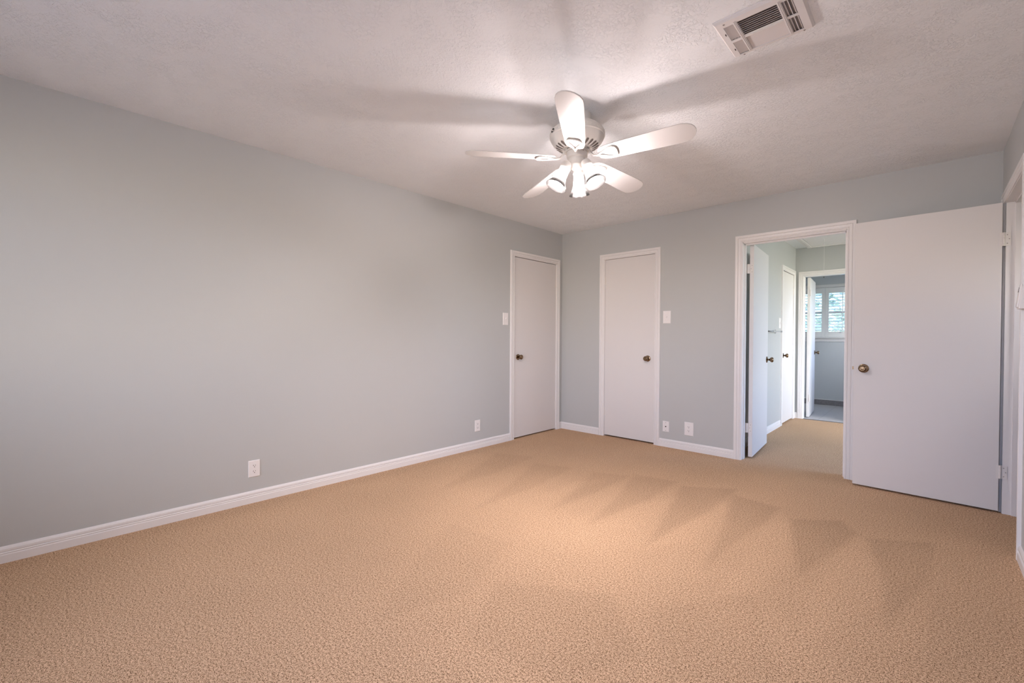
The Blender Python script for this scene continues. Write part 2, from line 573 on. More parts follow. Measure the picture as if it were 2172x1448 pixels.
baseboard('baseboard_left', 'white moulded baseboard along the long left wall', [((0, -6.2), (0, -.95), (1, 0)), ((0, -.052), (0, 0), (1, 0))])
baseboard('baseboard_back', 'white moulded baseboard under the back wall outlets', [((0, 0), (.556, 0), (0, -1)), ((1.299, 0), (2.041, 0), (0, -1)), ((2.963, 0), (3.746, 0), (0, -1))])
baseboard('baseboard_right', 'white baseboard meeting the cased doorway at the picture edge', [((3.746, -6.2), (3.746, -1.05), (-1, 0)), ((3.746, -.087), (3.746, 0), (-1, 0))])
baseboard('baseboard_front', 'white baseboard under the added bedroom window', [((0, -6.2), (3.746, -6.2), (0, 1))])
baseboard('baseboard_hall_left', 'white baseboard in the hall between open door and closed door', [((1.97, .115), (1.97, 2.11), (1, 0)), ((1.97, 2.925), (1.97, 2.96), (1, 0))])
baseboard('baseboard_hall_end', 'short white baseboard in the hall end corner', [((1.97, 2.96), (2.02, 2.96), (0, -1)), ((2.92, 2.96), (5.2, 2.96), (0, -1))])
baseboard('baseboard_hall_right', 'white baseboard on the hall wall opposite the towel bar', [((5.2, .115), (5.2, 2.96), (-1, 0))])
mb = MB()
mb.box((.9, 4.786, 0), (3.6, 4.8, .088))
mb.box((.9, 4.784, .088), (3.6, 4.8, .098), 1)
tag(mb.build('baseboard_bath', ['basetile', 'white']), 'mottled grey tile base with pale cap in the far room', 'baseboard', kind='structure')

# ---- door casings (moulded frame + jamb), one trim object per doorway
CP = [(0, 0), (0, .009), (.004, .0115), (.010, .0115), (.0125, .008), (.0155, .0115), (.034, .0135), (.0365, .0095), (.040, .0155), (.057, .0165), (.062, .0145), (.064, 0)]


def casing(mb, f, u0, u1, z1):
    st = []
    for side in range(4):
        loop = []
        for w, t in CP:
            if side == 0:
                loop.append(f(u0 - w, 0, t))
            elif side == 1:
                loop.append(f(u0 - w, z1 + w, t))
            elif side == 2:
                loop.append(f(u1 + w, z1 + w, t))
            else:
                loop.append(f(u1 + w, 0, t))
        st.append(loop)
    mb.sweep(st)


def trim(name, label, faces, boxes):
    mb = MB()
    for f, u0, u1, z1 in faces:
        casing(mb, f, u0, u1, z1)
    for a, b_ in boxes:
        mb.box(a, b_)
    return tag(mb.build(name, 'white'), label, 'door casing', kind='structure')


fL = lambda u, z, t: Vector((t, u, z))
fB = lambda u, z, t: Vector((u, -t, z))
fR = lambda u, z, t: Vector((3.746 - t, u, z))
fHL = lambda u, z, t: Vector((1.97 + t, u, z))
fHE = lambda u, z, t: Vector((u, 2.96 - t, z))
trim('trim_1', 'white moulded casing of the narrow door on the left wall', [(fL, -.886, -.119, 2.048)],
     [((-.075, -.892, 0), (0, -.887, 2.06)), ((-.075, -.118, 0), (0, -.113, 2.06)), ((-.075, -.892, 2.05), (0, -.113, 2.06))])
trim('trim_2', 'white moulded casing of the closet door on the back wall', [(fB, .621, 1.238, 2.048)],
     [((.618, 0, 0), (.623, .08, 2.06)), ((1.237, 0, 0), (1.243, .08, 2.06)), ((.618, 0, 2.05), (1.243, .08, 2.06))])
trim('trim_3', 'white moulded casing of the open doorway to the hall', [(fB, 2.103, 2.890, 2.044), (lambda u, z, t: Vector((u, .115 + t, z)), 2.096, 2.890, 2.044)],
     [((2.090, -.003, 0), (2.107, .116, 2.05)), ((2.885, -.003, 0), (2.905, .118, 2.05)), ((2.090, -.003, 2.034), (2.905, .118, 2.062)),
      ((2.107, .045, 0), (2.114, .078, 2.034)), ((2.874, .045, 0), (2.885, .078, 2.034)), ((2.107, .045, 2.023), (2.885, .078, 2.034))])
trim('trim_4', 'white moulded casing of the doorway at the right picture edge', [(fR, -.990, -.150, 2.046), (lambda u, z, t: Vector((3.866 + t, u, z)), -.990, -.183, 2.046)],
     [((3.743, -1.005, 0), (3.869, -.985, 2.06)), ((3.748, -.190, 0), (3.869, -.145, 2.06)), ((3.743, -1.005, 2.042), (3.869, -.170, 2.062)),
      ((3.788, -.201, 0), (3.82, -.190, 2.042)), ((3.788, -.985, 0), (3.82, -.974, 2.042)), ((3.788, -.985, 2.031), (3.82, -.190, 2.042))])
trim('trim_5', 'white casing of the closed hall door past the towel bar', [(fHL, 2.195, 2.846, 2.048)],
     [((1.89, 2.19, 0), (1.97, 2.197, 2.06)), ((1.89, 2.844, 0), (1.97, 2.85, 2.06)), ((1.89, 2.19, 2.05), (1.97, 2.85, 2.06))])
trim('trim_6', 'white casing of the doorway at the end of the hall', [(fHE, 2.072, 2.858, 2.036)],
     [((2.06, 2.957, 0), (2.075, 3.076, 2.05)), ((2.85, 2.957, 0), (2.868, 3.078, 2.05)), ((2.06, 2.957, 2.03), (2.868, 3.078, 2.055)),
      ((2.075, 3.0, 0), (2.081, 3.035, 2.03)), ((2.84, 3.0, 0), (2.85, 3.035, 2.03))])


# ------------------------------------------------------------------ doors
def make_knob(parent, x, z, front=True, back=True, style='round'):
    """axis along local -Y for the front knob"""
    for on, y0, d in ((front, 0.0, -1), (back, .035, 1)):
        if not on:
            continue
        ax = (0, d, 0)
        ro = MB().lathe([(0, 0), (.033, 0), (.0335, .003), (.031, .007), (.022, .0095), (.014, .012), (0, .012)], 36, (0, 0, 0), ax)
        kn = MB().lathe([(.010, .008), (.010, .026), (.013, .030), (.0225, .036), (.0265, .044), (.0275, .051), (.0255, .058), (.020, .063), (.0185, .0635), (.0165, .0615), (.011, .0615), (.0095, .0635), (.005, .0638), (0, .0638)], 36, (0, 0, 0), ax)
        k = kn.build('door_knob', 'bronze', parent, (x, y0, z))
        k['label'] = 'antique brass round knob'
        ro.build('rosette', 'bronze', k)


def make_hinge(parent, x, z, s, yoff=-.004):
    mb = MB()
    mb.lathe([(0, -.045), (.0058, -.045), (.0058, -.0435), (.0050, -.043), (.0058, -.042), (.0058, -.016), (.005, -.0155), (.0058, -.015), (.0058, .014), (.005, .0145), (.0058, .015), (.0058, .042), (.005, .043), (.0058, .0435), (.0058, .047), (.003, .05), (0, .05)], 14, (0, yoff, 0))
    mb.box((0, -.0012, -.044), (s * .018, .0006, .044))
    mb.build('hinge', 'hinge', parent, (x, 0, z))


def make_door(name, label, loc, rotz, w, h, s, knob_in=.065, knob_z=.91, hinges=(.285, 1.80), sides=(True, True), latch=False, hinge_y=-.004):
    mb = MB()
    mb.box((0, 0, 0), (s * w, .035, h)) if s > 0 else mb.box((-w, 0, 0), (0, .035, h))
    d = mb.build(name, 'door', None, loc, rotz, bevel=.0015)
    tag(d, label, 'door', kind='structure')
    make_knob(d, s * (w - knob_in), knob_z, *sides)
    for z in hinges:
        make_hinge(d, -s * .003, z, s, hinge_y)
    if latch:
        lb = MB().box((s * w - .001, .009, knob_z - .012), (s * w + s * .009, .024, knob_z + .012))
        lb.build('latch_bolt', 'bronze', d, (0, 0, 0))
    return d


make_door('door_1', 'narrow white flush door on the left wall beside the corner', (-.004, -.121, .014), R(90), .763, 2.03, -1, .07, .908, (.285, 1.795), (True, False))
make_door('door_2', 'white flush closet door on the back wall near the corner', (.625, .004, .016), 0, .609, 2.03, 1, .075, .905, (.27, 1.79), (True, False))
d3 = make_door('door_3', 'wide white flush door swung open against the back wall', (3.731, -.196, .014), R(-2.6), .774, 2.031, -1, .062, .905, (), (True, True), True)
for z in (.26, 1.79):          # knuckle in the gap, one leaf flat on the jamb
    mb = MB()
    mb.box((-.012, -.0010, -.044), (.004, .0006, .044))
    mb.box((.004, .0030, -.044), (.038, .0048, .044))
    for k in range(5):
        mb.lathe([(0, -.044 + k * .0176), (.0062, -.044 + k * .0176), (.0062, -.0270 + k * .0176), (0, -.0270 + k * .0176)], 14, (.006, -.001, 0))
    h_ = mb.build('hinge', 'hinge', d3, (0, 0, z))
    for dx, dz in ((.022, .028), (.031, 0), (.022, -.028)):
        MB().lathe([(0, 0), (.0032, 0), (.002, .0008), (0, .001)], 10, (0, 0, 0), (0, -1, 0)).build('screw', 'screw', h_, (dx, .003, dz))
d4 = make_door('door_4', 'white flush door standing open into the hall, seen nearly edge-on', (2.166, .128, .014), R(94.0), .75, 2.025, 1, .062, .905, (), (True, False))
for z in (.275, 1.795):       # hinges on the door's visible edge, bridging to the jamb
    mb = MB()
    mb.box((-.0016, .003, -.045), (.0002, .036, .045))
    mb.box((-.012, .036, -.045), (-.0105, .062, .045))
    for k in range(5):
        mb.lathe([(0, -.045 + k * .018), (.0058, -.045 + k * .018), (.0058, -.0275 + k * .018), (0, -.0275 + k * .018)], 14, (-.0055, .042, 0))
    h_ = mb.build('hinge', 'hinge', d4, (0, 0, z))
    for dz in (-.03, 0, .03):
        MB().lathe([(0, 0), (.0032, 0), (.002, .0008), (0, .001)], 10, (0, 0, 0), (-1, 0, 0)).build('screw', 'screw', h_, (-.0016, .016 + .008 * (dz == 0), dz))
make_door('door_5', 'closed white hall door past the towel bar', (1.966, 2.842, .014), R(90), .643, 2.03, -1, .065, .905, (.27, 1.79), (True, False))
make_door('door_6', 'white door standing open inside the far tiled room', (2.130, 3.096, .014), R(94.2), .75, 2.012, 1, .062, .915, (.27, 1.79), (True, False))


# ------------------------------------------------------------------ wall plates
def plate(w, h, t=.006):
    e_ = .0035
    a = [(-w / 2, 0, -h / 2), (w / 2, 0, -h / 2), (w / 2, 0, h / 2), (-w / 2, 0, h / 2)]
    b_ = [(x_ - math.copysign(e_, x_), -t, z_ - math.copysign(e_, z_)) for x_, _, z_ in a]
    a2 = [(x_, -t * .45, z_) for x_, _, z_ in a]
    mb = MB()
    mb.add(a + a2 + b_, [(0, 1, 2, 3)] + [(i, (i + 1) % 4, 4 + (i + 1) % 4, 4 + i) for i in range(4)] +
           [(4 + i, 4 + (i + 1) % 4, 8 + (i + 1) % 4, 8 + i) for i in range(4)] + [(8, 9, 10, 11)])
    return mb


def screw(parent, x, z, y, r=.0032):
    MB().lathe([(0, 0), (r, 0), (r, .0006), (r * .6, .0014), (0, .0015)], 14, (0, 0, 0), (0, -1, 0)).build('screw', 'plastic', parent, (x, y, z))


def make_outlet(w=.073, h=.114):
    r = empty('wall_outlet', (0, 0, 0))
    plate(w, h).build('cover_plate', 'plastic', r)
    for z in (-.0195, .0195):
        mb = MB()
        pts = []
        for k in range(24):
            a = 2 * math.pi * k / 24
            pts.append((.0172 * math.cos(a), max(-.0135, min(.0135, .0172 * math.sin(a)))))
        mb.prism(pts, 0, .002, 0, Matrix.Rotation(R(90), 4, 'X'))
        f = mb.build('receptacle', 'plastic', r, (0, -.006, z))
        sl = MB()
        sl.box((-.0078, -.0004, -.0008), (-.0052, .0012, .0072))
        sl.box((.0052, -.0004, .0002), (.0074, .0012, .0066))
        sl.lathe([(0, -.0012), (.0028, -.0012), (.0028, .0004), (0, .0004)], 12, (0, 0, -.0072), (0, -1, 0))
        sl.build('socket_slots', 'dark', f, (0, -.002, 0))
    screw(r, 0, 0, -.006)
    return r


def make_switch(w, h):
    r = empty('light_switch', (0, 0, 0))
    plate(w, h).build('cover_plate', 'plastic', r)
    fr = MB()
    fr.box((-.0055, -.0075, -.0125), (.0055, -.0055, .0125))
    fr.build('toggle_frame', 'plastic', r)
    tg = MB()
    tg.add([(-.0038, 0, -.006), (.0038, 0, -.006), (.0038, 0, .006), (-.0038, 0, .006), (-.003, -.013, .004), (.003, -.013, .004), (.003, -.012, .0105), (-.003, -.012, .0105)],
           [(0, 1, 2, 3), (0, 1, 5, 4), (1, 2, 6, 5), (2, 3, 7, 6), (3, 0, 4, 7), (4, 5, 6, 7)])
    tg.build('toggle', 'plastic', r, (0, -.0072, 0))
    for z in (-.030, .030):
        screw(r, 0, z, -.006)
    return r


ROT_L, ROT_R = R(90), R(-90)
o1 = make_outlet()
o1.location, o1.rotation_euler.z = (0, -3.511, .233), ROT_L
tag(o1, 'white duplex outlet low on the left wall, nearest the picture edge', 'outlet', 'wall outlets')
o2 = copy_tree(o1)
o2.location, o2.rotation_euler.z = (0, -1.432, .233), ROT_L
tag(o2, 'white duplex outlet low on the left wall beside the narrow door', 'outlet', 'wall outlets')
o3 = make_outlet(.091, .136)
o3.location, o3.rotation_euler.z = (1.614, 0, .221), 0
tag(o3, 'oversized white duplex outlet plate on the back wall right of the jack plate', 'outlet', 'wall outlets')
s1 = make_switch(.082, .132)
s1.location, s1.rotation_euler.z = (1.373, 0, 1.364), 0
tag(s1, 'white toggle light switch right of the closet door on the back wall', 'light switch', 'light switches')
s2 = make_switch(.080, .132)
s2.location, s2.rotation_euler.z = (0, -1.024, 1.345), ROT_L
tag(s2, 'white toggle light switch left of the narrow door on the left wall', 'light switch', 'light switches')
s3 = make_switch(.080, .132)
s3.location, s3.rotation_euler.z = (1.97, 2.062, 1.345), ROT_L
tag(s3, 'white light switch in the hall above the towel bar end', 'light switch', 'light switches')

jk = empty('cable_jack_plate', (1.372, 0, .213))
plate(.071, .111).build('cover_plate', 'plastic', jk)
MB().lathe([(0, 0), (.0062, 0), (.0062, .002), (.0042, .002), (.0042, .009), (.0018, .009), (0, .007)], 16, (0, 0, 0), (0, -1, 0)).build('jack', 'dark', jk, (0, -.006, 0))
for z in (-.041, .041):
    MB().lathe([(0, 0), (.0034, 0), (.002, .0014), (0, .0015)], 14, (0, 0, 0), (0, -1, 0)).build('screw', 'screw', jk, (0, -.006, z))
tag(jk, 'small white cable jack plate with a black centre, low beside the closet door', 'wall plate')

# sloped remote cradle at the right edge
rc = empty('fan_remote', (3.746, -1.092, 1.303), ROT_R)
mb = MB()
w2 = .029
mb.add([(-w2, 0, 0), (w2, 0, 0), (w2, 0, .118), (-w2, 0, .118), (-w2, -.030, 0), (w2, -.030, 0), (w2, -.017, .118), (-w2, -.017, .118)],
       [(0, 1, 2, 3), (0, 1, 5, 4), (1, 2, 6, 5), (2, 3, 7, 6), (3, 0, 4, 7), (4, 5, 6, 7)])
mb.build('holder', 'plastic', rc, bevel=.004)
mb = MB()
mb.add([(-.023, -.0285, .008), (.023, -.0285, .008), (.023, -.0145, .128), (-.023, -.0145, .128), (-.021, -.036, .010), (.021, -.036, .010), (.021, -.022, .125), (-.021, -.022, .125)],
       [(0, 1, 2, 3), (0, 1, 5, 4), (1, 2, 6, 5), (2, 3, 7, 6), (3, 0, 4, 7), (4, 5, 6, 7)])
rb = mb.build('handset', 'plastic', rc, bevel=.003)
for x_, z_ in ((-.014, .108), (-.014, .099), (-.014, .089), (-.006, .091)):
    MB().lathe([(0, -.002), (.0035, -.002), (.0035, .0022), (0, .003)], 12, (0, 0, 0), (0, -1, 0)).build('button', 'dark', rb, (x_, -.0355 + z_ * .118, z_))
tag(rc, 'sloping white wall control with dark buttons at the right picture edge', 'wall control')

# towel bar on the hall wall
tb = empty('towel_bar', (1.97, 1.425, 1.232), ROT_L)
for x_ in (0.0, .40):
    fl = MB().lathe([(0, 0), (.026, 0), (.026, .004), (.020, .008), (.011, .011), (.008, .018), (.008, .056), (.0125, .060), (.0135, .068), (.0125, .078), (.006, .081), (0, .082)], 24, (0, 0, 0), (0, -1, 0))
    fl.build('post', 'chrome', tb, (x_, 0, 0))
MB().tube([(-.015, -.068, 0), (.415, -.068, 0)], .0075, 14).build('bar', 'chrome', tb)
tag(tb, 'chrome towel bar on the hall wall beside the open door', 'towel bar')

# ------------------------------------------------------------------ ceiling register
vr = empty('ceiling_vent', (2.722, -2.628, H))   # local x -> +x, y -> +y, z down is negative
VW, VH = .310, .290


def flat_frame(mb, holes, z0, z1, x0, x1, y0, y1, mi=0):
    xs = sorted({x0, x1} | {h[0] for h in holes} | {h[1] for h in holes})
    ys = sorted({y0, y1} | {h[2] for h in holes} | {h[3] for h in holes})
    for i in range(len(xs) - 1):
        for j in range(len(ys) - 1):
            cx, cy = (xs[i] + xs[i + 1]) / 2, (ys[j] + ys[j + 1]) / 2
            if any(h[0] < cx < h[1] and h[2] < cy < h[3] for h in holes):
                continue
            mb.box((xs[i], ys[j], z0), (xs[i + 1], ys[j + 1], z1), mi)


HL = [(.030, .067, .042, .150), (.030, .067, .166, .274)]
HC = [(.082, .224, .040, .146), (.082, .224, .164, .268)]
HR = [(.238, .275, .042, .148), (.238, .275, .162, .268)]
mb = MB()
flat_frame(mb, HL + HC + HR, -.013, -.010, .008, VW - .008, .008, VH - .008)
# sloping rim
o_ = [(0, 0), (VW, 0), (VW, VH), (0, VH)]
i_ = [(.008, .008), (VW - .008, .008), (VW - .008, VH - .008), (.008, VH - .008)]
mb.add([(x, y, 0) for x, y in o_] + [(x, y, -.004) for x, y in o_] + [(x, y, -.013) for x, y in i_] + [(x, y, -.010) for x, y in i_],
       [(k + i, k + (i + 1) % 4, k + 4 + (i + 1) % 4, k + 4 + i) for k in (0, 4, 8) for i in range(4)])
# raised dividing ribs
mb.box((.0705, .03, -.016), (.0735, VH - .02, -.012))
mb.box((.0765, .03, -.016), (.0785, VH - .02, -.012))
mb.box((.2275, .03, -.016), (.2305, VH - .02, -.012))
mb.box((.2335, .03, -.016), (.2355, VH - .02, -.012))
mb.box((.082, .150, -.0155), (.224, .160, -.012))
mb.build('face_plate', 'register', vr)
MB().box((.012, .012, -.004), (VW - .012, VH - .012, -.001)).build('duct_opening', 'regdark', vr)


def louvers(name, hole, n, along, ang):
    x0, x1, y0, y1 = hole
    mb = MB()
    c, s_ = math.cos(ang), math.sin(ang)
    for k in range(n):
        L = .013 if along == 'y' else .0105
        if along == 'x':
            yc = y0 + (k + .5) * (y1 - y0) / n
            p = [(yc - c * L / 2, -.0075 - s_ * L / 2), (yc + c * L / 2, -.0075 + s_ * L / 2)]
            th = .0006
            mb.add([(x0, p[0][0], p[0][1] - th), (x1, p[0][0], p[0][1] - th), (x1, p[1][0], p[1][1] - th), (x0, p[1][0], p[1][1] - th),
                    (x0, p[0][0], p[0][1] + th), (x1, p[0][0], p[0][1] + th), (x1, p[1][0], p[1][1] + th), (x0, p[1][0], p[1][1] + th)],
                   [(0, 1, 2, 3), (7, 6, 5, 4), (0, 4, 5, 1), (1, 5, 6, 2), (2, 6, 7, 3), (3, 7, 4, 0)])
        else:
            xc = x0 + (k + .5) * (x1 - x0) / n
            p = [(xc - c * L / 2, -.0075 - s_ * L / 2), (xc + c * L / 2, -.0075 + s_ * L / 2)]
            th = .0006
            mb.add([(p[0][0], y0, p[0][1] - th), (p[0][0], y1, p[0][1] - th), (p[1][0], y1, p[1][1] - th), (p[1][0], y0, p[1][1] - th),
                    (p[0][0], y0, p[0][1] + th), (p[0][0], y1, p[0][1] + th), (p[1][0], y1, p[1][1] + th), (p[1][0], y0, p[1][1] + th)],
                   [(0, 1, 2, 3), (7, 6, 5, 4), (0, 4, 5, 1), (1, 5, 6, 2), (2, 6, 7, 3), (3, 7, 4, 0)])
    mb.build(name, 'register', vr)


for h in HL:
    louvers('louver_bank', h, 3, 'y', R(20))
louvers('louver_bank', HC[0], 8, 'x', R(32))
louvers('louver_bank', HC[1], 11, 'x', R(-17))
for h in HR:
    louvers('louver_bank', h, 3, 'y', R(-52))
for x, y in ((.038, .022), (.044, .283), (.274, .280), (.270, .022)):
    MB().lathe([(0, 0), (.0042, 0), (.003, .0015), (0, .0018)], 14, (0, 0, 0), (0, 0, -1)).build('screw', 'screw', vr, (x, y, -.013))
for y in (.092, .219):
    MB().box((-.0012, -.006, -.003), (.0012, .006, .001)).build('damper_lever', 'dark', vr, (.0245, y, -.013))
tag(vr, 'white metal air register with louvers on the ceiling', 'ceiling vent')

# ------------------------------------------------------------------ ceiling fan
FX, FY = 1.875, -2.371
fan = empty('ceiling_fan', (FX, FY, H))
tag(fan, 'white five-blade ceiling fan with three lit glass shades', 'ceiling fan')
MB().lathe([(0, 0), (.078, 0), (.079, -.004), (.077, -.012), (.077, -.052), (.072, -.060), (.05, -.064), (.045, -.064)], 48).build('canopy', 'fan', fan)
mb = MB()
mb.lathe([(.03, -.055), (.09, -.060), (.118, -.066), (.130, -.074), (.134, -.081), (.137, -.084), (.146, -.089), (.152, -.094), (.153, -.099), (.1555, -.101), (.1575, -.106),
          (.1585, -.114), (.1575, -.121), (.158, -.124), (.160, -.1275), (.1585, -.131), (.1555, -.133), (.152, -.145), (.143, -.160), (.128, -.1745), (.110, -.186), (.092, -.194), (.078, -.198), (.07, -.199), (.04, -.199)], 96)
# zigzag relief in the ornamental band
for k in range(40):
    a0, a1, a2 = [2 * math.pi * (k + q) / 40 for q in (0, .5, 1)]
    def P(a, z, r=.1592):
        return Vector((r * math.cos(a), r * math.sin(a), z))
    mb.tube([P(a0, -.119), P(a1, -.107, .1583), P(a2, -.119)], .0012, 5)
hous = mb.build('motor_housing', 'fan', fan)
# vent slots on the lower dome
mb = MB()
for k in range(24):
    a = 2 * math.pi * (k + .3) / 24
    e1, e2 = Vector((math.cos(a), math.sin(a), 0)), Vector((-math.sin(a), math.cos(a), 0))
    prof = [(.086, -.1972, .0022), (.095, -.1938, .0042), (.108, -.188, .0072), (.119, -.1819, .0078), (.125, -.178, .0045)]
    vs, fs = [], []
    for r, z, w in prof:
        vs += [e1 * r + e2 * w + Vector((0, 0, z - .0012)), e1 * r - e2 * w + Vector((0, 0, z - .0012))]
    for i in range(len(prof) - 1):
        fs.append((2 * i, 2 * i + 1, 2 * i + 3, 2 * i + 2))
    mb.add(vs, fs)
mb.build('vent_slots', 'ventslot', hous)
# oval badge on the band, facing left of the viewer
ab = YAW + R(180 + 22)
mb = MB()
e1, e2 = Vector((math.cos(ab), math.sin(ab), 0)), Vector((-math.sin(ab), math.cos(ab), 0))
def badge(mb, rx, rz, off, mi, sweepa=None):
    pts = [e1 * (.1595 + off) + e2 * rx * math.cos(2 * math.pi * k / 28) + Vector((0, 0, -.114 + rz * math.sin(2 * math.pi * k / 28))) for k in range(28)]
    pts2 = [p - e1 * .004 for p in pts]
    mb.add(pts2 + pts, [tuple(range(28, 56))] + [(k, (k + 1) % 28, 28 + (k + 1) % 28, 28 + k) for k in range(28)], mi)
badge(mb, .021, .0125, .000, 1)
badge(mb, .0185, .0105, .0006, 0)
for sgn in (-1, 1):
    mb.tube([e1 * .161 + e2 * (sgn * (-.013 + .0043 * k)) + Vector((0, 0, -.114 + sgn * (.0015 + .005 * math.sin(k * 1.05)))) for k in range(6)], .0016, 6, 1)
mb.build('badge', ['dark', 'fan'], hous)
# rotor ring and switch housing
mb = MB()
mb.lathe([(.04, -.199), (.070, -.199), (.071, -.202), (.070, -.206), (.062, -.2065), (.062, -.211), (.070, -.2115), (.069, -.216), (.045, -.217)], 48)
for k in range(10):
    a = 2 * math.pi * (k + .25) / 10
    e1, e2 = Vector((math.cos(a), math.sin(a), 0)), Vector((-math.sin(a), math.cos(a), 0))
    mb.add([e1 * .0712 + e2 * w + Vector((0, 0, z)) for w, z in ((-.012, -.2025), (.012, -.2025), (.012, -.2055), (-.012, -.2055))], [(0, 1, 2, 3)], 1)
mb.build('rotor_ring', ['fan', 'dark'], fan)
mb = MB()
mb.lathe([(.03, -.207), (.054, -.208), (.0595, -.211), (.0605, -.215), (.0605, -.242), (.0585, -.247), (.050, -.250), (.0465, -.253), (.0455, -.258), (.0455, -.287),
          (.047, -.289), (.047, -.293), (.044, -.298), (.036, -.308), (.024, -.315), (.012, -.318), (0, -.3185)], 48)
sh = mb.build('switch_housing', 'fan', fan)
MB().lathe([(0, 0), (.0032, 0), (.002, .0018), (0, .002)], 12, (0, 0, 0), (math.cos(YAW - R(62)), math.sin(YAW - R(62)), 0)).build('screw', 'screw', sh, (.0605 * math.cos(YAW - R(62)), .0605 * math.sin(YAW - R(62)), -.222))

TILT, PITCH_B, HUBZ = math.tan(R(4.05)), R(-14.0), 2.186 - H


def tilt(p):
    return Vector((p.x, p.y, p.z - TILT * (p.x * AWAY.x + p.y * AWAY.y)))


def blade_outline():
    top = [(.126, .0), (.128, .022), (.138, .040), (.156, .0505), (.185, .056), (.25, .0595), (.34, .063), (.44, .0665), (.53, .069), (.575, .0695), (.600, .067), (.624, .054), (.641, .033), (.649, .012)]
    bot = [(.6505, -.008), (.645, -.028), (.633, -.046), (.612, -.060), (.585, -.068), (.53, -.069), (.44, -.0665), (.34, -.063), (.25, -.0595), (.185, -.056), (.156, -.0505), (.138, -.040), (.128, -.022)]
    return top + bot


for k in range(5):
    az = R(-58.84 + 72 * k)
    RZ = Matrix.Rotation(az, 4, 'Z')
    RP = Matrix.Rotation(PITCH_B, 4, 'X')
    TH = Matrix.Translation((0, 0, HUBZ))
    mb = MB()
    mb.T = lambda p: tilt(RZ @ (RP @ p)) + Vector((0, 0, HUBZ))
    mb.prism(blade_outline(), 0, .0055)
    bl = mb.build('blade', 'blade', fan, bevel=.0015)
    # iron: cast loop under the blade and a swan-neck arm up to the rotor
    mb = MB()
    mb.T = mb_T = (lambda RZ_, RP_: (lambda p: tilt(RZ_ @ (RP_ @ p)) + Vector((0, 0, HUBZ))))(RZ, RP)
    loop = []
    for x, y in [(.118, .0), (.138, .006), (.160, .016), (.182, .029), (.200, .037), (.216, .0385), (.228, .033), (.234, .020), (.236, .0)]:
        loop.append((x, y, -.0055))
    loop += [(x, -y, z) for x, y, z in loop[-2:0:-1]]
    mb.tube(loop, .0068, 8, closed=True, flat=.75)
    mb.tube([(.236, 0, -.0055), (.222, 0, -.0055), (.208, 0, -.004)], [.006, .005, .003], 8, flat=.6)
    mb.prism([(.222, -.030), (.236, -.016), (.238, 0), (.236, .016), (.222, .030), (.214, .022), (.220, 0), (.214, -.022)], -.008, -.0005)
    for sx, sy in ((.222, .026), (.222, -.026), (.236, 0)):
        mb.lathe([(0, 0), (.0045, 0), (.003, .002), (0, .0022)], 10, (sx, sy, -.0085), (0, 0, -1))
    mb.T = (lambda RZ_: (lambda p: tilt(RZ_ @ p) + Vector((0, 0, HUBZ))))(RZ)
    mb.tube([(.052, 0, .046), (.066, 0, .043), (.078, 0, .030), (.090, 0, .012), (.104, 0, -.001), (.124, 0, -.005), (.142, 0, -.006)],
            [.013, .0125, .011, .0095, .0088, .0085, .007], 12, flat=.62)
    mb.build('blade_iron', 'fan', bl)

for az in (118, 238, 358):
    a = R(az)
    out = Vector((math.cos(a), math.sin(a), 0))
    ax = (out * math.sin(R(27)) + Vector((0, 0, -math.cos(R(27))))).normalized()
    neck = out * .0735 + Vector((0, 0, 2.127 - H))
    mb = MB()
    mb.lathe([(0, -.040), (.016, -.040), (.0255, -.034), (.0285, -.024), (.0295, -.008), (.0325, -.004), (.0325, .004), (.030, .0055), (.0, .0055)], 32, neck, ax)
    mb.tube([out * .030 + Vector((0, 0, -.297)), out * .046 + Vector((0, 0, -.290)), neck - ax * .032], [.011, .0115, .013], 12)
    so = mb.build('light_socket', 'fan', fan)
    out_p = [(.0290, .004), (.0305, .012), (.0315, .030), (.0325, .048), (.0335, .056), (.0350, .064), (.0400, .080), (.0465, .095), (.0535, .108), (.0595, .118), (.0625, .1235)]
    in_p = [(r - .0022, h) for r, h in out_p[::-1]]
    mb = MB()
    mb.lathe(out_p[4:] + [(.0617, .1248)] + in_p[:7], 48, neck, ax)
    mb.lathe(out_p[:5], 48, neck, ax, 1)
    mb.build('lamp_shade', ['shade', 'shade_neck'], so)
    mb = MB()
    mb.lathe([(.012, .006), (.0125, .022), (.015, .034), (.021, .046)], 20, neck, ax, 1)
    mb.lathe([(.021, .046), (.0255, .058), (.0268, .068), (.025, .079), (.019, .089), (.010, .0945), (0, .096)], 20, neck, ax)
    mb.build('light_bulb', ['bulb', 'plastic'], so)

# ------------------------------------------------------------------ hall ceiling hatch with pull cord
ah = empty('attic_hatch', (2.11, 1.35, H))
mb = MB()
x0, x1, y0, y1 = 0, .76, 0, 1.60
prof = [(0, 0), (0, -.010), (.012, -.016), (.030, -.016), (.034, -.012), (.038, -.018), (.060, -.020), (.066, -.016), (.068, 0)]
for seg in range(1):
    st = []
    for cx, cy, sx, sy in ((x0, y0, 1, 1), (x1, y0, -1, 1), (x1, y1, -1, -1), (x0, y1, 1, -1)):
        st.append([(cx + sx * w, cy + sy * w, z) for w, z in prof])
    n = len(prof)
    vs = [p for s_ in st for p in s_]
    fs = [(i * n + k, i * n + (k + 1) % n, ((i + 1) % 4) * n + (k + 1) % n, ((i + 1) % 4) * n + k) for i in range(4) for k in range(n)]
    mb.add(vs, fs)
mb.build('frame', 'white', ah)
MB().box((.073, .073, -.009), (x1 - .073, y1 - .073, -.002)).build('panel', 'white', ah)
MB().box((.066, .066, -.003), (x1 - .066, y1 - .066, -.0005)).build('shadow_gap', 'dark', ah)
cd = MB()
cd.tube([(.279, 1.05, -.006), (.280, 1.05, -.25), (.280, 1.05, -.494)], .0016, 6)
